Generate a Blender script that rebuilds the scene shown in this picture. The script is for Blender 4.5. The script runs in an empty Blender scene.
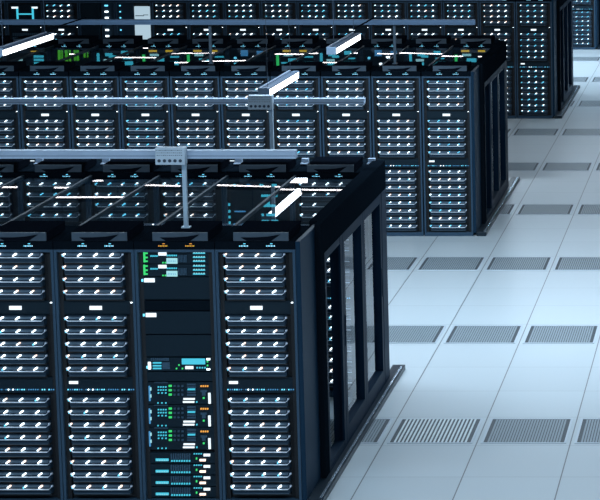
import bpy, math, random
from mathutils import Vector
random.seed(7)
S = bpy.context.scene
COL = S.collection

# ---------------------------------------------------------------- camera
CAM_H, FPX, PITCH = 5.138, 1985.0, math.atan(237 / 1985)
cd = bpy.data.cameras.new('camera'); cam = bpy.data.objects.new('camera', cd); COL.objects.link(cam)
cam.location = (0, 0, CAM_H); cam.rotation_euler = (math.pi / 2 - PITCH, 0, 0)
cd.sensor_fit = 'HORIZONTAL'; cd.sensor_width = 36; cd.lens = FPX / 600 * 36
cd.shift_x = (300 - 748) / 600; cd.shift_y = -(250 - 40) / 600
cd.clip_start = 0.1; cd.clip_end = 200
S.camera = cam
_c, _s = math.cos(PITCH), math.sin(PITCH)
def zat(y, Y):
    """height of the point seen at picture row y on the vertical plane at distance Y"""
    k = (y - 40) / FPX
    # ((H-z)c - Ys) = k (Yc + (H-z)s)
    return CAM_H - Y * (k * _c + _s) / (_c - k * _s)

# ---------------------------------------------------------------- world, exposure
W = bpy.data.worlds.new('dim_room_air'); S.world = W; W.use_nodes = True
bg = W.node_tree.nodes['Background']; bg.inputs[0].default_value = (0.10, 0.30, 0.60, 1); bg.inputs[1].default_value = 0.35
S.view_settings.view_transform = 'Standard'; S.view_settings.look = 'None'
S.view_settings.exposure = 0.0; S.view_settings.gamma = 1.0; S.view_settings.use_curve_mapping = False

# large added area lights out of view: fill for the floor and rack fronts
def area(name, loc, sx, sy, power, col, rot=(0, 0, 0)):
    l = bpy.data.lights.new(name, 'AREA'); l.shape = 'RECTANGLE'; l.size = sx; l.size_y = sy
    l.energy = power; l.color = col
    o = bpy.data.objects.new(name, l); o.location = loc; o.rotation_euler = rot; COL.objects.link(o); return o
CL = (0.62, 0.82, 1.0)
FILL = [(-3.2, 19.0, 4.45, 10.5, 580), (-1.5, 38.4, 4.35, 15, 1000), (-2.0, 9.6, 4.7, 13, 520), (-2.5, 28.9, 4.35, 10, 90)]
for gx, gy, gz, gl, gp in FILL: area('aisle_fill_light', (gx, gy, gz), gl, 0.35, gp, CL)

# ---------------------------------------------------------------- materials
def mat(name, col, rough=0.5, metal=0.0, noise=0.0, scale=20, emis=None, estr=0, ior=None, spec=None):
    m = bpy.data.materials.new(name); m.use_nodes = True
    nt = m.node_tree; b = nt.nodes['Principled BSDF']
    b.inputs['Base Color'].default_value = (*col, 1); b.inputs['Roughness'].default_value = rough
    b.inputs['Metallic'].default_value = metal
    if spec is not None: b.inputs['Specular IOR Level'].default_value = spec
    if ior: b.inputs['IOR'].default_value = ior
    if noise:
        tc = nt.nodes.new('ShaderNodeTexCoord'); nz = nt.nodes.new('ShaderNodeTexNoise')
        nz.inputs['Scale'].default_value = scale; nz.inputs['Detail'].default_value = 3
        mx = nt.nodes.new('ShaderNodeMix'); mx.data_type = 'RGBA'
        mx.inputs[6].default_value = (*[v * (1 - noise) for v in col], 1)
        mx.inputs[7].default_value = (*[min(1, v * (1 + noise)) for v in col], 1)
        nt.links.new(tc.outputs['Object'], nz.inputs['Vector']); nt.links.new(nz.outputs['Fac'], mx.inputs[0])
        nt.links.new(mx.outputs[2], b.inputs['Base Color'])
    if emis:
        b.inputs['Emission Color'].default_value = (*emis, 1); b.inputs['Emission Strength'].default_value = estr
    return m
def led(name, col, s):
    m = mat(name, (0.02, 0.02, 0.02), 0.4, emis=col, estr=s)
    m.cycles.emission_sampling = 'NONE'
    return m
M = {
    'cab': mat('cabinet_black_steel', (0.005, 0.009, 0.014), 0.7, 0.0, 0.15, 6, spec=0.0),
    'frame': mat('rack_post_steel', (0.030, 0.066, 0.108), 0.45, 0.0, 0.1, 9, spec=0.3),
    'side': mat('side_panel_steel', (0.008, 0.027, 0.052), 0.5, 0.0, 0.1, 3, spec=0.08),
    'void': mat('slot_black', (0.006, 0.008, 0.011), 0.7),
    'blank': mat('blank_panel_paint', (0.005, 0.016, 0.026), 0.5, 0.0, 0.1, 8, spec=0.2),
    'server': mat('server_face', (0.014, 0.032, 0.053), 0.5, 0.0, 0.15, 12, spec=0.2),
    'band': mat('server_window_band', (0.07, 0.11, 0.15), 0.4, 0.0, spec=0.3),
    'grille': mat('mesh_grille_metal', (0.04, 0.085, 0.13), 0.5, 0.0, spec=0.3),
    'handle': mat('pull_handle_silver', (0.68, 0.76, 0.86), 0.5, 0.0),
    'boxtop': mat('box_black', (0.004, 0.006, 0.010), 0.8, 0.0, spec=0.0),
    'boxface': mat('box_face_grey', (0.042, 0.068, 0.095), 0.5, 0.0, 0.35, 7),
    'rail': mat('rail_aluminium', (0.45, 0.56, 0.70), 0.45, 0.25, 0.12, 5),
    'post': mat('post_aluminium', (0.45, 0.58, 0.68), 0.45, 0.3, 0.15, 4),
    'tap': mat('tap_box_grey', (0.50, 0.60, 0.68), 0.5, 0.1, 0.1, 10),
    'hole': mat('socket_dark', (0.03, 0.05, 0.08), 0.6),
    'doorframe': mat('door_frame_black', (0.004, 0.015, 0.032), 0.5, 0.0, 0.1, 4, spec=0.06),
    'beam': mat('header_beam_black', (0.004, 0.007, 0.011), 0.8, 0.0, spec=0.0),
    'mullion': mat('roof_mullion_grey', (0.015, 0.028, 0.042), 0.6, 0.0, spec=0.15),
    'base': mat('plinth_black', (0.01, 0.02, 0.03), 0.35, 0.0, spec=0.3),
    'white': mat('white_panel', (0.85, 0.88, 0.9), 0.5, 0, 0.06, 5),
    'vpan': mat('vent_pan_shade', (0.06, 0.07, 0.08), 0.6),
    'vslat': mat('vent_slat_grey', (0.27, 0.32, 0.35), 0.4, 0.0),
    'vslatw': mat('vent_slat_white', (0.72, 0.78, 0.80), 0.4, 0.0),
    'raildim': mat('rail_dim_light', (0.10, 0.17, 0.27), 0.5, 0.0, 0.12, 5),  # rail colour darkened to stand for dimmer light over the second pod
    'postdim': mat('post_dim_light', (0.05, 0.08, 0.11), 0.5, 0.0, 0.12, 5),  # post colour darkened likewise, the dim light is in the colour
    'housing': mat('lamp_housing_silver', (0.16, 0.20, 0.26), 0.4, 0.2),
    'hcap': mat('lamp_cap_grey', (0.14, 0.20, 0.27), 0.5),
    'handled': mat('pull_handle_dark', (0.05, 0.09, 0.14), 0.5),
    'hdr': led('led_pale_blue', (0.45, 0.75, 1.0), 1.6),
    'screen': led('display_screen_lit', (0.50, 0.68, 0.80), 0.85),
    'vframe': mat('vent_frame_light', (0.55, 0.61, 0.66), 0.35, 0.2),
    'steel': mat('steel_tube', (0.5, 0.6, 0.7), 0.25, 0.8),
    'ceil': mat('ceiling_paint', (0.05, 0.07, 0.09), 0.8, 0, 0.1, 2),
    'wall': mat('wall_paint', (0.05, 0.08, 0.11), 0.7, 0, 0.1, 1),
    'paper': led('name_label_emissive', (0.80, 0.92, 1.0), 1.3),  # white label colour with emission of its own
    'ledw': led('led_white', (0.80, 0.93, 1.0), 3.6),
    'leda': led('led_warm', (1.0, 0.75, 0.62), 2.0),
    'ledc': led('led_cyan', (0.15, 0.70, 1.0), 1.5),
    'cyan': led('display_cyan', (0.06, 0.58, 0.78), 1.0),
    'cyanp': led('display_pale_cyan', (0.40, 0.82, 0.90), 0.9),
    'blue': led('display_blue', (0.08, 0.38, 0.78), 0.7),
    'green': led('led_green', (0.04, 0.75, 0.18), 1.0),
    'lime': led('led_lime', (0.12, 0.75, 0.05), 0.6),
    'yellow': led('led_yellow', (0.85, 0.55, 0.03), 0.9),
    'orange': led('led_orange', (1.0, 0.42, 0.06), 1.0),
}
def lamp_mat(name, col, s):
    return mat(name, (0.8, 0.8, 0.8), 0.5, emis=col, estr=s)
M['lamp'] = lamp_mat('batten_diffuser_lit', (0.93, 0.97, 1.0), 6.0)
M['ceillamp'] = lamp_mat('ceiling_diffuser_lit', (1.0, 0.90, 0.90), 5.0)

def glass_mat(name, tint, rough):
    m = bpy.data.materials.new(name); m.use_nodes = True; nt = m.node_tree; nt.nodes.clear()
    out = nt.nodes.new('ShaderNodeOutputMaterial'); mix = nt.nodes.new('ShaderNodeMixShader')
    tr = nt.nodes.new('ShaderNodeBsdfTransparent'); gl = nt.nodes.new('ShaderNodeBsdfGlossy')
    fr = nt.nodes.new('ShaderNodeFresnel'); fr.inputs['IOR'].default_value = 1.5
    tr.inputs[0].default_value = (*tint, 1); gl.inputs['Roughness'].default_value = rough
    gl.inputs[0].default_value = (0.95, 0.97, 1, 1)
    ge = nt.nodes.new('ShaderNodeNewGeometry'); iv = nt.nodes.new('ShaderNodeMath'); iv.operation = 'SUBTRACT'; iv.inputs[0].default_value = 1.0
    ml = nt.nodes.new('ShaderNodeMath'); ml.operation = 'MULTIPLY'
    nt.links.new(ge.outputs['Backfacing'], iv.inputs[1]); nt.links.new(iv.outputs[0], ml.inputs[0]); nt.links.new(fr.outputs[0], ml.inputs[1])
    nt.links.new(ml.outputs[0], mix.inputs[0]); nt.links.new(tr.outputs[0], mix.inputs[1])
    nt.links.new(gl.outputs[0], mix.inputs[2]); nt.links.new(mix.outputs[0], out.inputs[0])
    return m
M['roofglass'] = glass_mat('roof_glass', (0.92, 0.96, 0.98), 0.004)
M['doorglass'] = glass_mat('door_glass', (0.85, 0.92, 0.96), 0.01)

def floor_mat():
    m = bpy.data.materials.new('raised_floor_tiles'); m.use_nodes = True; nt = m.node_tree
    b = nt.nodes['Principled BSDF']; L = nt.links.new
    tc = nt.nodes.new('ShaderNodeTexCoord'); sp = nt.nodes.new('ShaderNodeSeparateXYZ'); L(tc.outputs['Object'], sp.inputs[0])
    def mth(op, a, bb=None, c=None):
        n = nt.nodes.new('ShaderNodeMath'); n.operation = op
        for i, v in enumerate((a, bb, c)):
            if v is None: continue
            if isinstance(v, (int, float)): n.inputs[i].default_value = v
            else: L(v, n.inputs[i])
        return n.outputs[0]
    def line(co, off, T, w):
        f = mth('FRACT', mth('DIVIDE', mth('SUBTRACT', co, off), T))
        d = mth('ABSOLUTE', mth('SUBTRACT', f, 0.5))          # 0.5 at the joint
        return mth('GREATER_THAN', d, 0.5 - w / T / 2)
    lx = line(sp.outputs[0], -2.95 - 40 * 0.757, 0.757, 0.010)
    ly = line(sp.outputs[1], 15.483 - 40 * 0.7475, 0.7475, 0.008)
    # each tile a slightly different grey
    cx = mth('FLOOR', mth('DIVIDE', mth('ADD', sp.outputs[0], 2.95 + 40 * 0.757), 0.757))
    cy = mth('FLOOR', mth('DIVIDE', mth('SUBTRACT', sp.outputs[1], 15.483 - 40 * 0.7475), 0.7475))
    cb = nt.nodes.new('ShaderNodeCombineXYZ'); L(cx, cb.inputs[0]); L(cy, cb.inputs[1])
    wn = nt.nodes.new('ShaderNodeTexWhiteNoise'); L(cb.outputs[0], wn.inputs[0])
    nz = nt.nodes.new('ShaderNodeTexNoise'); nz.inputs['Scale'].default_value = 180; L(tc.outputs['Object'], nz.inputs['Vector'])
    v = mth('ADD', mth('MULTIPLY', wn.outputs[0], 0.05), mth('ADD', mth('MULTIPLY', nz.outputs['Fac'], 0.06), 0.92))
    v = mth('MULTIPLY', v, mth('SUBTRACT', 1.0, mth('MULTIPLY', lx, 0.72)))
    v = mth('MULTIPLY', v, mth('SUBTRACT', 1.0, mth('MULTIPLY', ly, 0.30)))
    mx = nt.nodes.new('ShaderNodeVectorMath'); mx.operation = 'SCALE'
    mx.inputs[0].default_value = (0.52, 0.575, 0.60); L(v, mx.inputs[3])
    L(mx.outputs[0], b.inputs['Base Color'])
    b.inputs['Roughness'].default_value = 0.33
    return m
M['floor'] = floor_mat()

# ---------------------------------------------------------------- mesh helpers
class MB:
    def __init__(s): s.v = []; s.f = []; s.mi = []; s.mats = []
    def m(s, k):
        if k not in s.mats: s.mats.append(k)
        return s.mats.index(k)
    def box(s, x0, x1, y0, y1, z0, z1, k):
        n = len(s.v); i = s.m(k)
        s.v += [(x0, y0, z0), (x1, y0, z0), (x1, y1, z0), (x0, y1, z0), (x0, y0, z1), (x1, y0, z1), (x1, y1, z1), (x0, y1, z1)]
        for q in ((0, 3, 2, 1), (4, 5, 6, 7), (0, 1, 5, 4), (1, 2, 6, 5), (2, 3, 7, 6), (3, 0, 4, 7)):
            s.f.append([n + a for a in q]); s.mi.append(i)
        return s
    def hexa(s, bot, top, k):
        """bot, top: four points each, same winding (counter-clockwise from above)"""
        n = len(s.v); i = s.m(k); s.v += list(bot) + list(top)
        for q in ((0, 3, 2, 1), (4, 5, 6, 7), (0, 1, 5, 4), (1, 2, 6, 5), (2, 3, 7, 6), (3, 0, 4, 7)):
            s.f.append([n + a for a in q]); s.mi.append(i)
        return s
    def prism(s, pts, y0, y1, k):
        """outline in x,z extruded along y"""
        n = len(s.v); N = len(pts); i = s.m(k)
        s.v += [(x, y0, z) for x, z in pts] + [(x, y1, z) for x, z in pts]
        s.f.append([n + a for a in range(N)]); s.mi.append(i)
        s.f.append([n + N + a for a in reversed(range(N))]); s.mi.append(i)
        for a in range(N):
            b = (a + 1) % N; s.f.append([n + b, n + a, n + N + a, n + N + b]); s.mi.append(i)
        return s
    def cyl(s, c, r, h, axis, k, N=14):
        n = len(s.v); i = s.m(k)
        for e in (0, 1):
            for a in range(N):
                t = 2 * math.pi * a / N; p, q, w = r * math.cos(t), r * math.sin(t), h * e
                if axis == 'z': s.v.append((c[0] + p, c[1] + q, c[2] + w))
                elif axis == 'y': s.v.append((c[0] + p, c[1] + w, c[2] + q))
                else: s.v.append((c[0] + w, c[1] + p, c[2] + q))
        s.f.append([n + a for a in reversed(range(N))]); s.mi.append(i)
        s.f.append([n + N + a for a in range(N)]); s.mi.append(i)
        for a in range(N):
            b = (a + 1) % N; s.f.append([n + a, n + b, n + N + b, n + N + a]); s.mi.append(i)
        return s
    def build(s, name, parent=None, loc=None, bevel=0.0, rot=None, label=None):
        me = bpy.data.meshes.new(name); me.from_pydata(s.v, [], s.f); me.update()
        for k in s.mats: me.materials.append(M[k])
        me.polygons.foreach_set('material_index', s.mi); me.update()
        o = bpy.data.objects.new(name, me); COL.objects.link(o)
        if parent: o.parent = parent
        if loc: o.location = loc
        if rot: o.rotation_euler = rot
        if bevel:
            bv = o.modifiers.new('bevel', 'BEVEL'); bv.width = bevel; bv.segments = 2; bv.limit_method = 'ANGLE'
        if label: o['label'] = label
        return o
def tag(o, label, cat, group=None, kind=None):
    o['label'] = label; o['category'] = cat
    if group: o['group'] = group
    if kind: o['kind'] = kind
    return o
def struct(o): o['kind'] = 'structure'; return o
def empty(name, loc=(0, 0, 0)):
    o = bpy.data.objects.new(name, None); o.location = loc; o.empty_display_size = 0.2; COL.objects.link(o); return o
def kids_of():
    d = {}
    for o in bpy.data.objects:
        if o.parent: d.setdefault(o.parent.name, []).append(o)
    return d
def dup(o, kids, parent=None):
    c = o.copy(); COL.objects.link(c)
    if parent: c.parent = parent
    for ch in kids.get(o.name, []): dup(ch, kids, c)
    return c
def inst(o, parent, loc):
    """a linked copy of a mesh object under a parent"""
    c = o.copy(); COL.objects.link(c); c.parent = parent; c.location = loc; return c
ORD = ['first', 'second', 'third', 'fourth', 'fifth', 'sixth', 'seventh', 'eighth', 'ninth', 'tenth', 'eleventh', 'twelfth',
       'thirteenth', 'fourteenth', 'fifteenth', 'sixteenth', 'seventeenth', 'eighteenth']

# ---------------------------------------------------------------- the room
struct(MB().box(-16, 9, 2, 52, -0.2, 0.0, 'floor').build('floor'))
struct(MB().box(-16, 9, 2, 52, 5.6, 5.7, 'ceil').build('ceiling'))
struct(MB().box(-16, 9, 52, 52.2, -0.2, 5.7, 'wall').build('wall_back'))
struct(MB().box(-16.2, -16, 2, 52.2, -0.2, 5.7, 'wall').build('wall_left'))
struct(MB().box(9, 9.2, 2, 52.2, -0.2, 5.7, 'wall').build('wall_right'))

# ---------------------------------------------------------------- racks
P = 0.585                      # rack width
RD = 0.6                       # rack depth
YA, YB, YC, YD = 14.10, 23.27, 32.17, 41.35
BACK = 2.70                    # front of the back row behind the front of the pod
Z1 = [1.869, 1.779, 1.689, 1.597]
Z2 = [1.399, 1.304, 1.209, 1.116, 1.022]
Z3 = [0.791, 0.698, 0.603, 0.509, 0.415, 0.32, 0.226, 0.132]
ZTOP = 1.985
xl, xr = -P + 0.066, -0.073    # server left and right ends

def shell(full_label=True):
    b = MB()
    b.box(-P + 0.002, -0.002, 0.06, RD, 0.0, ZTOP - 0.01, 'cab')
    b.box(-P + 0.002, -P + 0.022, 0.0, 0.06, 0.0, 1.925, 'frame'); b.box(-0.022, -0.002, 0.0, 0.06, 0.0, 1.925, 'frame')
    b.box(-P + 0.022, -0.022, 0.0, 0.06, 0.0, 0.045, 'frame')
    b.box(-P + 0.022, -0.022, 0.0, 0.06, 1.905, 1.925, 'frame')
    b.box(-P + 0.022, -0.022, 0.055, 0.062, 0.045, 1.905, 'void')
    b.box(-P + 0.022, -P + 0.055, 0.03, 0.058, 0.045, 1.905, 'void'); b.box(-0.055, -0.022, 0.03, 0.058, 0.045, 1.905, 'void')
    b.box(-P + 0.002, -0.002, 0.0, 0.06, 1.925, ZTOP, 'beam')
    return b
# shared pieces: a blade server body, its handle, and several patterns of lights
def server_mb():
    b = MB(); w0, w1 = xl + 0.012, xr - 0.012
    b.box(w0, w1, 0.003, 0.055, -0.052, -0.036, 'void'); b.box(w0, w1, 0.0, 0.055, -0.036, 0.034, 'server')                       # chassis, with the shadowed gap below it painted black
    b.box(w0 + 0.014, w1 - 0.014, -0.004, 0.0, 0.010, 0.028, 'band')         # window strip
    b.prism([(w0, -.002), (w0, -.028), (w0 + .010, -.036), (w1 - .010, -.036), (w1, -.028), (w1, -.002)], -0.010, 0.0, 'server')                    # lower lid
    b.box(w0 + 0.008, w1 - 0.008, -0.013, -0.008, -0.037, -0.033, 'band')
    return b
def handle_mb(k='handle'):
    b = MB(); t = 0.0052
    z0, z1 = 0.0, 0.028
    pts = [(xl, z1), (xl, z1 - t), (xl + 0.026, z0 - t * .3), (xr - 0.026, z0 - t * .3), (xr, z1 - t), (xr, z1), (xr - 0.024, z0 + t * .7), (xl + 0.024, z0 + t * .7)]
    b.prism(pts, -0.026, -0.014, k)
    b.box(xl, xl + 0.012, -0.016, 0.0, z1 - 0.010, z1, k); b.box(xr - 0.012, xr, -0.016, 0.0, z1 - 0.010, z1, k)
    return b
def led_mb(kind, k1, k2, s):
    """one status light: a bright square with a smaller one below it"""
    b = MB()
    def d(x, z, w, h, k): b.box(x - w / 2, x + w / 2, -0.0335, -0.006, z - h / 2, z + h / 2, k)
    if kind == 'end': d(0.004, 0.026, 0.011 * s, 0.009, k1); d(-0.006, 0.016, 0.005, 0.007, 'ledc')
    else: d(0.0065, 0.0262, 0.0125 * s, 0.0095 * s, k1); d(-0.0075, 0.0162, 0.0085, 0.007, k2)
    return b
SETS = {'white': [('ledw', 'ledw'), ('ledw', 'ledw'), ('ledw', 'ledc'), ('leda', 'ledw')], 'cyan': [('ledc', 'ledc'), ('ledw', 'ledc'), ('ledc', 'ledw')]}
LPOS = [('end', xl + 0.016)] + [('mid', xl + (xr - xl) * f) for f in (0.29, 0.55, 0.81)]
LM = {}
for md, st in SETS.items():
    for kd in ('end', 'mid'):
        LM[md, kd] = [led_mb(kd, a, b, q).build('indicator_light') for a, b in st for q in (1.0, 0.8)]
LMF = {k: [] for k in LM}
for (md, kd), l in LM.items():                    # the far rows' lights read a little larger
    for o in l:
        g = 1.35 if kd == 'mid' else 1.0
        b = MB(); b.v = [(v.co.x * g, v.co.y, 0.02 + (v.co.z - 0.02) * g) for v in o.data.vertices]
        names = {m.name: k for k, m in M.items()}
        for p in o.data.polygons: b.f.append(list(p.vertices)); b.mi.append(b.m(names[o.data.materials[p.material_index].name]))
        LMF[md, kd].append(b.build('indicator_light'))
BODY = server_mb().build('blade_server', None); HANDLE = handle_mb().build('pull_handle', None)
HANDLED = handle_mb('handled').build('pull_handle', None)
def dotbar_mb():
    r = random.Random(3); b = MB(); x = xl - 0.012
    while x < xr + 0.03:
        k = r.choice(['ledw', 'ledc', 'ledc', 'blue', 'blue', 'grille']); b.box(x, x + 0.0075, 0.022, 0.036, 0.870, 0.878, k); x += 0.0165
    return b
DOTBAR = dotbar_mb().build('status_light_bar')
def headlight_mb(a, c):
    b = MB()
    for x0 in (-P + 0.21,):
        for i in range(6): b.box(x0 - 0.030 + i * 0.0115, x0 - 0.024 + i * 0.0115, -0.005, 0.01, 1.949, 1.956, (a, c)[i % 2])
        for i in range(3): b.box(x0 + 0.006 * i, x0 + 0.004 + 0.006 * i, -0.004, 0.01, 1.966, 1.971, a)
    return b
HL = {'w': headlight_mb('ledc', 'hdr').build('header_light_cluster'), 'y': headlight_mb('orange', 'yellow').build('header_light_cluster')}
SHELL = shell().build('cabinet', bevel=0.0015)
def namecard(x0, x1, z0, z1): return MB().box(x0, x1, 0.020, 0.035, z0, z1, 'paper')
MIDPLATE = MB().box(-P + 0.05, -0.05, 0.030, 0.056, 1.437, 1.538, 'blank').build('blank_panel')
LOWPLATE = MB().box(-P + 0.05, -0.05, 0.030, 0.056, 0.850, 0.965, 'blank').build('blank_panel')
CARD1 = namecard(-P + 0.240, -P + 0.328, 1.473, 1.500).build('name_label')
CARD2 = namecard(-P + 0.068, -P + 0.132, 0.918, 0.937).build('name_label')
PIN = MB().box(-0.046, -0.034, 0.02, 0.032, 1.523, 1.529, 'ledw').build('lock_light')
PROTOS = [BODY, HANDLE, HANDLED, DOTBAR, SHELL, MIDPLATE, LOWPLATE, CARD1, CARD2, PIN] + list(HL.values()) + [o for D in (LM, LMF) for l in D.values() for o in l]

def fill_blades(root, rnd, mode='white', zs=None, front=True, last=None):
    for z in (zs if zs is not None else Z1 + Z2 + Z3):
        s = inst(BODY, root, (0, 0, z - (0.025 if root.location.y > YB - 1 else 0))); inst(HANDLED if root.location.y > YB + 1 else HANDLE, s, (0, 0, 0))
        md = 'cyan' if (mode == 'cyan' or (mode == 'mixed' and rnd.random() < .5)) else 'white'
        src = LMF if (root.location.y > YB + 1 or root.location.y == YA + BACK) else LM
        for kd, x in LPOS: inst(rnd.choice(src[md, kd]), s, (x, 0, 0))
def base_rack(loc, header='w'):
    root = empty('server_rack', loc)
    inst(SHELL, root, (0, 0, 0)); inst(HL[header], root, (0, 0, 0)); inst(HL[header], root, (0.195, 0, 0))
    return root
def plates(root):
    for o in (MIDPLATE, LOWPLATE, CARD1, CARD2, PIN, DOTBAR): inst(o, root, (0, 0, -0.025 if root.location.y > YB - 1 else 0))

# picture rows and columns of the third rack of the nearest row, turned into rack coordinates
def mz(y): return zat(y, YA)
def mxx(px, y): return (px - (133.2 + (y - 250) * 0.033)) / 81.4 * P - P
class Unit(MB):
    """a rack unit of the mixed rack, drawn from its measured front elevation"""
    def face(s, y0, y1, k='blank', x0=140.5, x1=207):
        ym = (y0 + y1) / 2
        s.box(mxx(x0, 250), mxx(x1, 250), 0.030, 0.056, mz(y1) + 0.002, mz(y0) - 0.002, k); return s
    def r(s, x0, x1, y0, y1, k, pr=0.010):
        ym = (y0 + y1) / 2
        s.box(mxx(x0, ym), mxx(x1, ym), 0.030 - pr, 0.040, mz(y1), mz(y0), k); return s
    def dots(s, x0, x1, n, y, k, w=1.2, h=1.3):
        for i in range(n):
            x = x0 + (x1 - x0) * i / max(1, n - 1); s.r(x - w / 2, x + w / 2, y - h / 2, y + h / 2, k)
        return s
def unit_top(dy):
    u = Unit().face(252.3 + dy, 264.8 + dy)
    u.r(141.9, 143.6, 252.8 + dy, 263 + dy, 'green')
    for t in (253.4, 257.6, 261.4): u.r(143.6, 146, t + dy, t + 1.3 + dy, 'green')
    u.r(157, 165, 253 + dy, 256.2 + dy, 'paper'); u.dots(149.5, 155.5, 4, 256.8 + dy, 'cyan'); u.dots(166, 175, 6, 256.3 + dy, 'cyan', 1)
    u.r(165.2, 176, 259 + dy, 264.4 + dy, 'cyanp'); u.dots(167, 174, 5, 261.8 + dy, 'blue', .8, 1.5)
    u.dots(161.5, 164, 2, 263.5 + dy, 'green')
    for i in range(6): u.r(177 + i * 1.5, 177.9 + i * 1.5, 256 + dy, 263 + dy, 'grille')
    for t in (254, 258.1, 262): u.r(192, 204, t - .5 + dy, t + .5 + dy, 'cyan'); u.dots(193, 203, 5, t - .7 + dy, 'cyanp', .9, .8)
    return u
def unit_switch():
    u = Unit().face(358.6, 372.4)
    for i in range(9): u.r(149 + i * 2.1, 150.5 + i * 2.1, 358.9, 361.6, 'grille')
    u.r(180.5, 204, 359.6, 365.2, 'cyan'); u.r(146.3, 148.7, 363.2, 370, 'ledw'); u.r(144.5, 146.2, 367, 369.4, 'ledc')
    for t in (363.8, 366.7, 369.4): u.r(151, 159.5, t - .6, t + .6, 'cyan')
    u.r(160.5, 168, 363.4, 370.2, 'grille', .004)
    u.r(184, 192, 367.2, 369.9, 'paper'); u.dots(196, 204, 4, 368.7, 'cyan', 1.3); u.dots(175, 181, 2, 369.5, 'green'); u.dots(177.5, 177.6, 1, 366, 'green')
    u.dots(206.5, 206.6, 1, 362.6, 'green'); u.dots(206.5, 206.6, 1, 366.4, 'green'); u.r(205.6, 209, 359.4, 360.9, 'ledw'); u.r(205.6, 209, 369.6, 371, 'ledw')
    return u
def unit_mod(dy):
    u = Unit().face(383.2 + dy, 405.6 + dy)
    u.r(146.8, 148.2, 387 + dy, 402 + dy, 'blue'); u.dots(148.6, 148.7, 1, 390 + dy, 'cyanp', 1.2, 3); u.dots(148.6, 148.7, 1, 397 + dy, 'cyanp', 1.2, 3)
    for t in (388, 391, 394): u.dots(156.5, 164, 4 if t < 394 else 3, t + dy, 'cyan', 1.3, 1.1)
    for t in (386.9, 391.2, 395.6):
        u.r(167, 170, t - .9 + dy, t + .9 + dy, 'green')
        for k in range(3): u.r(172 + 4 * k, 174 + 4 * k, t - .9 + dy, t + .9 + dy, 'grille')
    for i in range(5): u.r(185.8, 194.6, 384.6 + 2.6 * i + dy, 386.3 + 2.6 * i + dy, 'grille')
    u.r(186.5, 194, 389.6 + dy, 390.8 + dy, 'cyan', .016)
    u.dots(200, 206.6, 4, 387.1 + dy, 'orange', 1.3, 1.4); u.r(199.5, 206, 391 + dy, 393 + dy, 'grille'); u.r(201, 204.5, 393 + dy, 396.5 + dy, 'grille')
    u.dots(202.6, 202.7, 1, 399 + dy, 'green', 1.6, 1.5); u.r(207.4, 209.6, 394 + dy, 404.6 + dy, 'paper')
    u.r(182, 193.5, 399.2 + dy, 400.7 + dy, 'paper'); u.r(181.5, 193, 402.3 + dy, 403.7 + dy, 'paper'); u.dots(195.5, 196, 1, 403 + dy, 'cyan')
    u.dots(156, 164, 3, 404 + dy, 'cyan', 1.2, 1.1); u.r(152, 166, 383.4 + dy, 384 + dy, 'grille')
    return u
def unit_low(dy):
    u = Unit().face(453.8 + dy, 464.8 + dy)
    u.r(153.5, 166.5, 459.8 + dy, 462 + dy, 'cyan'); u.dots(155.5, 165, 5, 461.2 + dy, 'cyanp', 1.4, 1.2)
    for i in range(9): u.r(168.8 + i * 2.3, 170.3 + i * 2.3, 454.6 + dy, 460.6 + dy, 'grille')
    u.dots(170, 188, 8, 462 + dy, 'cyan', 1.4, 1.4)
    u.dots(193, 200, 4, 454.9 + dy, 'cyan', 1.3, .9); u.dots(195.2, 195.3, 1, 459.6 + dy, 'green', 1.2, 1.8)
    u.r(202.5, 209, 455 + dy, 457.3 + dy, 'paper'); u.r(198.5, 204.5, 460.3 + dy, 462.2 + dy, 'leda')
    return u
def fill_mixed(root):
    unit_top(0).build('network_switch', root); unit_top(12.8).build('network_switch', root)
    for i, (a, b_) in enumerate(((278, 300.6), (301.4, 311.6), (312.4, 335.2), (336, 357.8), (373, 382.6))):
        Unit().face(a, b_, 'blank' if i != 1 else 'cab').build('blank_panel', root)
    Unit().r(142.5, 153, 279.2, 283, 'paper').r(139.8, 141.4, 280, 282.4, 'ledc').build('name_label', root)
    Unit().r(144, 154.5, 314, 317.8, 'paper').r(141.2, 142.8, 314.8, 317.2, 'ledc').build('name_label', root)
    unit_switch().build('storage_controller', root)
    for k in range(3): unit_mod(22.7 * k).build('router_module', root)
    for k in range(4): unit_low(11.4 * k).build('patch_module', root)

# coloured gear seen through the roofs: boxes in (fraction across, height)
def gear(root, rows, z0, z1):
    """rows: list of (f0, f1, za, zb, colour)"""
    u = MB(); u.box(-P + 0.05, -0.05, 0.030, 0.056, z0, z1, 'blank')
    for f0, f1, za, zb, k in rows: u.box(-P + f0 * P, -P + f1 * P, 0.018, 0.04, za, zb, k)
    return u.build('network_switch', root)
GY = [(.09, .15, 1.66, 1.84, 'green'), (.24, .42, 1.875, 1.905, 'yellow'), (.62, .78, 1.875, 1.905, 'yellow'),
      (.26, .46, 1.82, 1.85, 'cyanp'), (.36, .58, 1.74, 1.79, 'cyan'), (.20, .34, 1.72, 1.74, 'cyan'), (.72, .92, 1.80, 1.82, 'cyan'), (.70, .90, 1.70, 1.75, 'cyan'), (.26, .36, 1.65, 1.69, 'yellow')]
CB = [(.07, .13, 1.66, 1.86, 'cyan'), (.26, .42, 1.82, 1.86, 'cyan'), (.22, .40, 1.75, 1.78, 'cyanp'), (.34, .50, 1.80, 1.83, 'cyan'), (.24, .40, 1.70, 1.735, 'cyan'),
      (.62, .78, 1.84, 1.89, 'cyan'), (.66, .86, 1.78, 1.80, 'cyan'), (.62, .88, 1.70, 1.75, 'cyan'), (.40, .46, 1.62, 1.66, 'cyan')]
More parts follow.
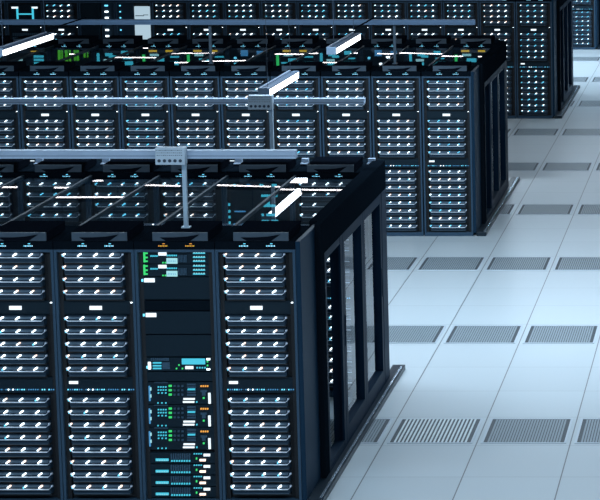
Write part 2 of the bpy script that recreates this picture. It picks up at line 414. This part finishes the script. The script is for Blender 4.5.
BL = [(.30, .46, 1.82, 1.90, 'blue'), (.66, .80, 1.84, 1.89, 'blue'), (.14, .20, 1.78, 1.81, 'ledc'), (.14, .20, 1.70, 1.73, 'ledc'), (.40, .46, 1.70, 1.73, 'ledw'), (.66, .72, 1.71, 1.74, 'ledc'), (.20, .80, 1.665, 1.675, 'blue'), (.56, .64, 1.79, 1.82, 'ledw')]
GR = [(.20, .26, 1.76, 1.90, 'lime'), (.28, .31, 1.76, 1.90, 'lime'), (.36, .42, 1.74, 1.91, 'lime'), (.45, .49, 1.74, 1.91, 'lime'), (.56, .60, 1.76, 1.90, 'lime'), (.62, .67, 1.76, 1.90, 'lime'), (.78, .82, 1.80, 1.88, 'lime'), (.86, .88, 1.80, 1.88, 'lime')]
CK = [(.60, .76, 1.875, 1.89, 'yellow'), (.66, .88, 1.80, 1.83, 'cyan'), (.66, .88, 1.755, 1.785, 'cyan'), (.66, .88, 1.69, 1.74, 'cyan'), (.30, .40, 1.76, 1.79, 'cyanp'), (.20, .32, 1.70, 1.73, 'ledc')]
AC = [(.13, .17, 1.86, 1.88, 'cyan'), (.33, .38, 1.86, 1.88, 'blue'), (.52, .57, 1.86, 1.88, 'cyan'), (.70, .77, 1.86, 1.88, 'cyan'), (.60, .66, 1.70, 1.73, 'cyan')]
for i in range(7):
    for k, z in enumerate((1.768, 1.68, 1.60, 1.545, 1.50)):
        if (i * 3 + k) % 7 != 5: AC.append((.54 + i * .035, .568 + i * .035, z, z + .02, 'cyan'))
for z in (1.69, 1.63, 1.58, 1.53, 1.48): AC.append((.05, .075, z, z + .022, 'cyan'))
AC += [(.14, .30, 1.635, 1.645, 'blue'), (.12, .27, 1.52, 1.535, 'blue'), (.16, .25, 1.47, 1.50, 'paper'), (.18, .22, 1.41, 1.43, 'cyan')]

WHITE_CABINET = None
def make_rack(kind, loc, rnd, zs=None):
    root = base_rack(loc, 'y' if kind == 'mixed' else 'w')
    if kind == 'mixed': fill_mixed(root)
    elif kind in ('white', 'mixblade', 'cyanblade'):
        plates(root); fill_blades(root, rnd, {'white': 'white', 'mixblade': 'mixed', 'cyanblade': 'cyan'}[kind], zs)
    elif kind == 'bracket':
        plates(root); fill_blades(root, rnd, 'cyan', Z2[3:] + Z3)
        gear(root, [(.14, .32, 1.81, 1.84, 'paper'), (.14, .32, 1.56, 1.59, 'paper'), (.27, .32, 1.55, 1.83, 'cyan'), (.32, .72, 1.71, 1.73, 'cyan'),
                    (.70, .75, 1.55, 1.83, 'cyan'), (.70, .86, 1.81, 1.84, 'paper'), (.70, .86, 1.56, 1.59, 'paper')], 1.52, 1.88)
        u = MB()
        for j in range(14):
            for t in range(3): u.box(-P + .08 + j * .031, -P + .10 + j * .031, .018, .04, 1.22 + .07 * t, 1.27 + .07 * t, 'grille')
        u.box(-P + .08, -P + .30, .016, .04, 1.17, 1.19, 'cyan'); u.box(-P + .36, -P + .52, .016, .04, 1.17, 1.19, 'cyan')
        u.box(-P + 0.05, -0.05, 0.030, 0.056, 1.14, 1.44, 'blank'); u.build('patch_module', root)
    elif kind == 'dark':
        MB().box(-P + .03, -.25, .0, .05, .05, 1.9, 'blank').build('blank_panel', root)
        u = MB().box(-.23, -.03, .02, .056, .05, 1.9, 'server')
        so = u.build('power_strip', root)
        for i in range(17): MB().box(-.165, -.115, -.004, .03, -.012, .012, 'ledw' if i % 3 else 'ledc').build('indicator_light', so, (0, 0, 1.86 - i * .1))
    elif kind == 'pale':
        MB().box(-P + .03, -.30, .02, .056, .05, 1.9, 'server').build('blank_panel', root)
        so = MB().box(-P + .05, -P + .10, .03, .045, .05, 1.9, 'server').build('power_strip', root)
        for i in range(17): MB().box(-P + .065, -P + .085, .0, .03, -.010, .010, 'ledc').build('indicator_light', so, (0, 0, 1.86 - i * .1))
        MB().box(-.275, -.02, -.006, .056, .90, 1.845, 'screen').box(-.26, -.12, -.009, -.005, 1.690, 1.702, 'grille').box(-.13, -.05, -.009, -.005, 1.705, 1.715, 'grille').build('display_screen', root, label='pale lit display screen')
        for z in Z3: pass
    else:
        plates(root); fill_blades(root, rnd, 'cyan', [z for z in (Z1[3:] if kind in ('greens',) else []) + Z2[:3]])
        gear(root, {'gy': GY, 'cbar': CB, 'blue': BL, 'greens': GR, 'cblock': CK, 'acyan': AC}[kind], 1.64 if kind != 'acyan' else 1.40, 1.90)
    return root

# a dark raceway box that stands on the roof of each rack
def make_box():
    root = empty('cable_box')
    x0, x1 = -P + 0.135, -0.045
    c = MB(); c.box(x0, x1, 0.012, 0.40, 0.0, 0.068, 'boxtop')
    c.box(x0 + 0.02, x1 - 0.02, 0.05, 0.36, 0.068, 0.070, 'boxtop'); c.build('casing', root, bevel=0.003)
    f = MB(); f.box(x0 + 0.003, x1 - 0.003, 0.0, 0.012, 0.004, 0.066, 'boxface')
    f.prism([(x0 + .10, .006), (x0 + .28, .006), (x0 + .345, .052), (x0 + .25, .036), (x0 + .16, .030), (x0 + .06, .030)], -0.006, 0.002, 'boxtop')
    f.build('front_plate', root)
    return root
BOX = make_box()

ROWS = [  # key, text, right edge, front Y, kinds
    ('AF', 'nearest row of racks', -3.28, YA, ['white', 'mixed', 'white', 'white', 'white']),
    ('AB', 'rear row seen through the nearest glass roof', -3.34, YA + BACK, ['white', 'acyan', 'mixblade', 'cyanblade', 'mixblade', 'white']),
    ('BF', 'second row of racks facing the camera', -3.28, YB, ['mixblade', 'white'] + ['white', 'mixblade', 'white', 'white', 'mixblade', 'white', 'white', 'white', 'white']),
    ('BB', 'rear row seen through the second glass roof', -3.34, YB + BACK, ['gy', 'cbar', 'blue', 'cbar', 'gy', 'blue', 'gy', 'gy', 'cbar', 'greens', 'cblock', 'gy']),
    ('CF', 'row of racks along the top of the photo', -3.20, YC, ['cyanblade', 'white', 'mixblade', 'mixblade', 'mixblade', 'mixblade', 'cyanblade', 'mixblade', 'mixblade', 'mixblade', 'mixblade', 'pale', 'dark', 'mixblade', 'bracket', 'white', 'white']),
    ('DF', 'farthest row at the top right', -3.20, YD, ['cyanblade', 'cyanblade', 'cyanblade', 'cyanblade']),
]
LOOK = {'white': 'black server rack full of white-lit blade servers', 'mixblade': 'black server rack full of blue-white lit blades',
        'cyanblade': 'black server rack full of cyan-lit blades', 'mixed': 'black rack of green-lit switches and blank panels',
        'acyan': 'black rack with dotted cyan light blocks', 'gy': 'dark rack with green bar and yellow lights', 'cbar': 'dark rack with cyan light blocks',
        'blue': 'dark rack with dim blue displays', 'greens': 'dark rack with lime green light bars', 'cblock': 'dark rack with one cyan block',
        'pale': 'dark rack with pale grey panel', 'dark': 'dark blank rack with single light column', 'bracket': 'dark rack with cyan bracket lights'}
SHORT = {'AF': 'the nearest row', 'AB': 'rear row under nearest roof', 'BF': 'the second row', 'BB': 'rear row under second roof',
         'CF': 'the top row', 'DF': 'the farthest row'}
STEP = {'AF': P, 'AB': P, 'BF': .5955, 'BB': .589, 'CF': .593, 'DF': .593}    # rack spacing in each row
shades = random.Random(11)
for key, text, XR, Y0, kinds in ROWS:
    for i, kd in enumerate(kinds):
        zs = None
        if key == 'AB' and i > 0: zs = Z1 + Z2
        loc = (XR - i * STEP[key], Y0, 0)
        r = make_rack(kd, loc, shades, zs)
        tag(r, '%s, %s from the right in %s' % (LOOK[kd], ORD[i], SHORT[key]), 'server rack', 'server racks in the ' + text)
        if len(r['label'].split()) > 16: r['label'] = '%s, %s from right, %s' % (LOOK[kd], ORD[i], SHORT[key])
if True:
    kids = kids_of()
    first = True
    for key, text, XR, Y0, kinds in ROWS:
        if key in ('CF', 'DF'): continue
        for i in range(len(kinds)):
            b = BOX if first else dup(BOX, kids); first = False
            b.location = (XR - i * STEP[key], Y0, ZTOP)
            tag(b, 'flat black cable box on the %s rack from the right, %s' % (ORD[i], SHORT[key]), 'cable box', 'cable boxes on the ' + text)
for o in PROTOS: bpy.data.objects.remove(o, do_unlink=True)

# end panels: the bare flank of the last rack in each front row belongs to an end cover
for nm, XR, Y0 in (('nearest', -3.28, YA), ('second', -3.28, YB), ('third', -3.20, YC), ('farthest', -3.20, YD)):
    e = MB().box(0.0, 0.035, 0.0, 0.60, 0.04, ZTOP, 'side').build('side_panel', None, (XR, Y0, 0), bevel=0.004)
    tag(e, 'dark blue steel side panel closing the right end of the %s row' % nm, 'side panel', 'side panels at the row ends')

# ---------------------------------------------------------------- containment: glass roof, end doors, plinth
def pod(nm, XR, Y0, length, nroof, end_len, roof=True):
    if roof:
        r = empty('glass_roof', (XR - 0.02, Y0, 0))
        tag(r, 'clear glass roof over the aisle of the %s rack pod' % nm, 'glass roof')
        ya, yb, zz = 0.62, BACK - 0.01, 1.955
        rr = random.Random(5)
        for i in range(nroof):
            x1 = -i * P - 0.012; x0 = -(i + 1) * P + 0.012
            g = MB().box(x0 - (x0 + x1) / 2, x1 - (x0 + x1) / 2, ya - (ya + yb) / 2, yb - (ya + yb) / 2, -0.004, 0.004, 'roofglass')
            g.build('glass_panel', r, ((x0 + x1) / 2, (ya + yb) / 2, zz), rot=(math.radians(rr.uniform(-.12, .12)), math.radians(rr.uniform(-.8, .8)), 0))
        for i in range(nroof + 1):
            MB().box(-i * P - 0.010, -i * P + 0.010, ya, yb, zz - 0.02, zz + 0.010, 'mullion').build('mullion', r)
        MB().box(-nroof * P, 0, ya - 0.02, ya, zz - 0.03, zz + 0.012, 'mullion').build('rail', r)
    k = MB().box(0.036, 0.15, 0.0, 3.55, 0.0, 0.045, 'base')
    k.box(0.115, 0.135, 0.05, 3.50, 0.045, 0.049, 'steel')
    tag(k.build('base_plinth', None, (XR, Y0, 0), bevel=0.004), 'low black plinth strip on the floor at the right end of the %s pod' % nm, 'plinth')
    d = empty('sliding_door', (XR, Y0, 0))
    tag(d, 'black framed sliding glass door closing the end of the %s pod' % nm, 'sliding door')
    sc = (end_len - 0.6) / 2.57
    def yy(v): return 0.6 + (v - 0.6) * sc
    zb, zt = 0.05, 1.76
    MB().box(-0.03, 0.08, 0.602, end_len, zt, 2.01, 'beam').build('header_beam', d, bevel=0.004)
    MB().box(0.037, 0.08, 0.47, 0.602, zb, 2.01, 'beam').build('post', d, bevel=0.003)
    MB().box(-0.0, 0.08, end_len - 0.22, end_len, zb, zt, 'doorframe').build('post', d, bevel=0.003)
    MB().box(0.0, 0.08, 0.602, end_len - .22, zb, zb + 0.02, 'doorframe').build('threshold', d)
    # fixed pane beside the doors
    f = MB(); f.box(0.02, 0.078, 0.604, yy(0.66), zb + .02, zt, 'doorframe'); f.box(0.0, 0.075, yy(0.66), yy(1.19), zb + .02, zb + .06, 'doorframe'); f.box(0.060, 0.078, yy(1.19), yy(1.262), zb + .02, zt, 'doorframe')
    f.box(0.0, 0.075, yy(0.66), yy(1.19), zt - .06, zt, 'doorframe')
    f.build('side_frame', d)
    for a, b, x in ((yy(1.27), yy(2.10), -0.025), (yy(2.10), yy(2.94), -0.025)):
        l = MB()
        l.box(x, x + .104, a, a + .075, zb + .02, zt, 'doorframe'); l.box(x, x + .104, b - .075, b - .004, zb + .02, zt, 'doorframe')
        l.box(x, x + .104, a + .075, b - .075, zb + .02, zb + .14, 'doorframe'); l.box(x, x + .104, a + .075, b - .075, zt - .08, zt, 'doorframe')
        lo = l.build('door_leaf', d, bevel=0.002)
        MB().box(x + .060, x + .068, a + .075, b - .075, zb + .14, zt - .08, 'doorglass').build('glass_pane', lo)
        hy = a + .035 if a < 1.5 else b - .04
        MB().box(x + .105, x + .110, hy - .012, hy + .012, .85, 1.10, 'doorframe').build('pull_handle', lo)
pod('nearest', -3.28, YA, 3.55, 6, 3.16)
pod('second', -3.28, YB, 3.55, 12, 2.85)
pod('third', -3.20, YC, 3.55, 1, 2.95, roof=False)
pod('farthest', -3.20, YD, 3.55, 1, 2.95, roof=False)

# brackets between the boxes on the rear row of the nearest pod
for i in range(6):
    b = MB().box(-0.03, 0.03, 0.0, 0.04, 0.0, 0.045, 'rail').box(-0.03, 0.03, -0.05, 0.0, 0.0, 0.012, 'rail')
    o = b.build('upright_bracket', None, (-3.315 - i * P, YA + BACK + 0.42, ZTOP))
    tag(o, 'small pale bracket on the rear rack row of nearest pod, %s from the right' % ORD[i], 'bracket', 'brackets on the rear row of the nearest pod')

# ---------------------------------------------------------------- overhead rails, posts, tap boxes
def rail(nm, XE, Y, ycen, h, length, postx, foot, lab):
    rk, pk = ('raildim', 'postdim') if nm[0] == 'B' else ('rail', 'post')  # second pod's rails and posts use the copies darkened for dim light
    z = zat(ycen, Y)
    o = MB().box(-length, 0, -0.03, 0.03, -h / 2, h / 2, rk).box(-length, 0, -0.034, -0.030, -h * .18, -h * .12, 'grille').box(-length, 0.0, -0.034, -0.03, h * .30, h * .36, rk).build('overhead_rail', None, (XE, Y, z), bevel=0.002)
    tag(o, lab, 'overhead rail')
    for px in postx:
        p = empty('support_post', (px, Y + .052, foot))
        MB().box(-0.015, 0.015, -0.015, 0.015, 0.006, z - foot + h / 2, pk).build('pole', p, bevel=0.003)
        MB().box(-0.03, 0.03, -0.025, 0.025, 0, 0.008, pk).build('foot_plate', p)
        yield p, z
    yield None, z
def do_rail(*a):
    out = list(rail(*a)); return [p for p, _ in out if p], out[-1][1]
zbox = ZTOP + 0.070
pA, zA = do_rail('A', -3.275, YA + 0.10, 154, 0.060, 6.0, [-4.108], zbox, 'long pale grey overhead rail above the nearest rack row')
pA2, zA2 = do_rail('A2', -3.375, YA + 3.2, 101, 0.050, 8.0, [-4.215], ZTOP, 'pale grey overhead rail crossing in front of the second rack row')
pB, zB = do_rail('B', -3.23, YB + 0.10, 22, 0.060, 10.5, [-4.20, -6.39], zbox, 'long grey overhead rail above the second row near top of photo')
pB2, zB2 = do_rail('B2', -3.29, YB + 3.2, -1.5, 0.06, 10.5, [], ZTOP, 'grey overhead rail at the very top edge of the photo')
tag(pA[0], 'pale square post holding the nearest rail above the nearest row', 'post')
tag(pA2[0], 'pale square post under the tap box before the second row', 'post')
tag(pB[0], 'thin post toned for dim light under the far rail, the right one of two', 'post')
tag(pB[1], 'thin post toned for dim light under the far rail, the left one of two', 'post')

def tap_box(loc, lab):
    t = empty('tap_box', loc)
    w, h = 0.215, 0.125
    MB().box(-w / 2, w / 2, -0.10, -0.036, -h / 2, h / 2, 'tap').build('casing', t, bevel=0.005)
    p = MB()
    for i in range(5): p.cyl((-0.078 + i * 0.038, -0.103, -0.032), 0.012, 0.004, 'y', 'hole')
    p.build('socket_row', t)
    q = MB()
    for r_ in range(3):
        for i in range(13): q.box(-0.095 + i * 0.0145, -0.088 + i * 0.0145 + (0.003 if (i + r_) % 3 == 0 else 0), -0.1015, -0.0995, 0.006 + r_ * 0.018, 0.010 + r_ * 0.018, 'hole')
    q.build('printed_marking', t)
    tag(t, lab, 'tap box', 'tap boxes on the overhead rails'); return t
tap_box((-4.165, YA + 0.10, zA), 'pale grey tap box with round sockets on the nearest rail')
tap_box((-4.275, YA + 3.2, zA2), 'grey tap box on the second rail, beside the lit tube')

# ---------------------------------------------------------------- hanging batten lights and their cable trunk
def batten(x, y0, y1, z, lab):
    b = empty('batten_light', (x, y0, z)); L = y1 - y0
    h = MB(); h.box(-0.078, -0.058, 0, L, 0.020, 0.040, 'housing'); h.box(-0.058, -0.040, 0, L, 0.010, 0.028, 'hole'); h.box(-0.040, 0.022, 0, L, 0.020, 0.028, 'hole'); h.box(-0.040, -0.030, 0, L, -0.03, 0.024, 'hole')
    h.build('housing', b, bevel=0.003)
    d = MB(); d.hexa([(-0.020, 0.015, -0.040), (0.014, 0.015, -0.040), (0.014, L - .015, -0.040), (-0.020, L - .015, -0.040)],
                     [(-0.020, 0.015, 0.019), (0.020, 0.015, 0.019), (0.020, L - .015, 0.019), (-0.020, L - .015, 0.019)], 'lamp')
    d.build('diffuser', b)
    for q in (.15, L - .15): MB().cyl((-0.03, q, .028), .0025, 5.6 - z - .028, 'z', 'hole', 6).build('hanging_wire', b)
    MB().box(-0.078, 0.022, -0.015, 0.012, -0.042, 0.040, 'hcap').build('end_cap', b, bevel=0.004)
    MB().box(-0.040, 0.022, L - .012, L + .008, -0.042, 0.030, 'hcap').build('end_cap', b, bevel=0.004)
    tag(b, lab, 'batten light', 'hanging lit tube lights'); return b
batten(-4.345, 17.75, 18.95, 2.545, 'lit white tube light behind the second rail in the centre')
batten(-4.34, 20.65, 22.0, 2.56, 'lit white tube light in the centre, the farther one near the top')
batten(-7.78, 20.50, 22.05, 2.56, 'lit white tube light at the top left of the photo')
for x, nm in ((-4.42, 'centre'), (-7.83, 'left')):
    t = MB().box(-0.008, 0.008, 22.1, YB + 0.07, -0.006, 0.006, 'beam').build('conduit', None, (x, 0, 2.62))
    tag(t, 'slim black conduit joining the %s tube light to the far rail' % nm, 'conduit')

# ceiling luminaires, long lit lines above the aisles
def ceil_light(x, y, z, L, w, sgroup, q):
    b = empty('ceiling_light', (x, y, z))
    MB().box(-L / 2, L / 2, -w / 2 - .02, w / 2 + .02, 0.0, 0.05, 'hole').build('housing', b)
    MB().box(-L / 2 + .02, L / 2 - .02, -w / 2, w / 2, -0.012, 0.0, 'ceillamp').build('diffuser', b)
    for sx in (-L / 2 + .1, L / 2 - .1): MB().cyl((sx, 0, .05), .006, 5.6 - z - .05, 'z', 'hole').build('hanging_wire', b)
    tag(b, 'lit ceiling light %s, %s from left' % (sgroup, ORD[q]), 'ceiling light', 'ceiling lights ' + sgroup)
for (y, w, xs, sg) in ((28.3, .04, [-11.5, -9.1, -6.7, -4.9], 'over the aisle before the third pod, near line'),
                       (29.6, .05, [-12.3, -10.4, -8.0, -5.9], 'over the aisle before the third pod, far line'),
                       (43.5, .05, [-14, -12, -9.5, -7.2, -5], 'over the farthest pod, near line'),
                       (45.2, .05, [-13.2, -10.8, -8.2, -6], 'over the farthest pod, far line')):
    for q, x in enumerate(xs): ceil_light(x, y, 4.4, 1.9, w, sg, q)
for (gx, gy, gz, gl, gp), nm in zip(FILL, ('before the second pod', 'before the farthest pod', 'before the nearest pod', 'before the third pod')):  # unseen housings added above the fill lights
    n = int(gl / 1.6)
    for q in range(n):
        x = gx - gl / 2 + gl * (q + .5) / n
        o = MB().box(-.75, .75, -.19, .19, 0.0, .07, 'hole').box(-.72, .72, -.17, .17, -.012, 0.0, 'ceillamp').build('ceiling_light', None, (x, gy, gz + .03))  # added unseen housing above a fill light
        for sx in (-.6, .6): MB().cyl((sx, 0, .07), .006, 5.6 - gz - .10, 'z', 'hole').build('hanging_wire', o)
        tag(o, 'added broad ceiling light over the aisle %s, %s from left' % (nm, ORD[q]), 'ceiling light', 'added broad ceiling lights ' + nm)

# ---------------------------------------------------------------- floor vents
def make_vent(sk='vslat'):
    t = empty('floor_vent')
    w, h = 0.345, 0.325
    f = MB(); f.box(-w, w, -h, -h + .018, 0, .006, 'vframe'); f.box(-w, w, h - .018, h, 0, .006, 'vframe')
    f.box(-w, -w + .018, -h + .018, h - .018, 0, .006, 'vframe'); f.box(w - .018, w, -h + .018, h - .018, 0, .006, 'vframe'); f.build('frame', t)
    MB().box(-w + .018, w - .018, -h + .018, h - .018, 0.0005, .0015, 'vpan').build('vent_shade_pan', t)  # dark pan colour stands for recess shade, left bare beside the slats
    s = MB(); n = 26 if sk == 'vslat' else 19; span = 2 * (w - .058)
    for i in range(n):
        x = -span / 2 + span * i / (n - 1); s.box(x - .0072, x + .0072, -h + .018, h - .018, .0015, .007, sk)
    s.build('slat_panel', t)
    return t
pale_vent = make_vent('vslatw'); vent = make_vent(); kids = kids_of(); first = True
vrows = [(-1, 2), (-1, 2), (-2, 2), (-1, 2), (-1, 1), (-2, 1), (-1, 1), (-1, 0), (-1, 0)]
for r_, (a, b) in enumerate(vrows):
    for n in range(a, b + 1):
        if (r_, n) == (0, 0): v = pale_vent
        else: v = vent if first else dup(vent, kids); first = False
        v.location = (-2.95 + .757 * (n + .5), 15.857 + 2.99 * r_, 0)
        tag(v, ('pale white slotted' if v == pale_vent else 'slotted grey') + ' floor vent, %s from left, %s vent row from bottom' % (ORD[n - a], ORD[r_]), 'floor vent', 'slotted vents in the raised floor')
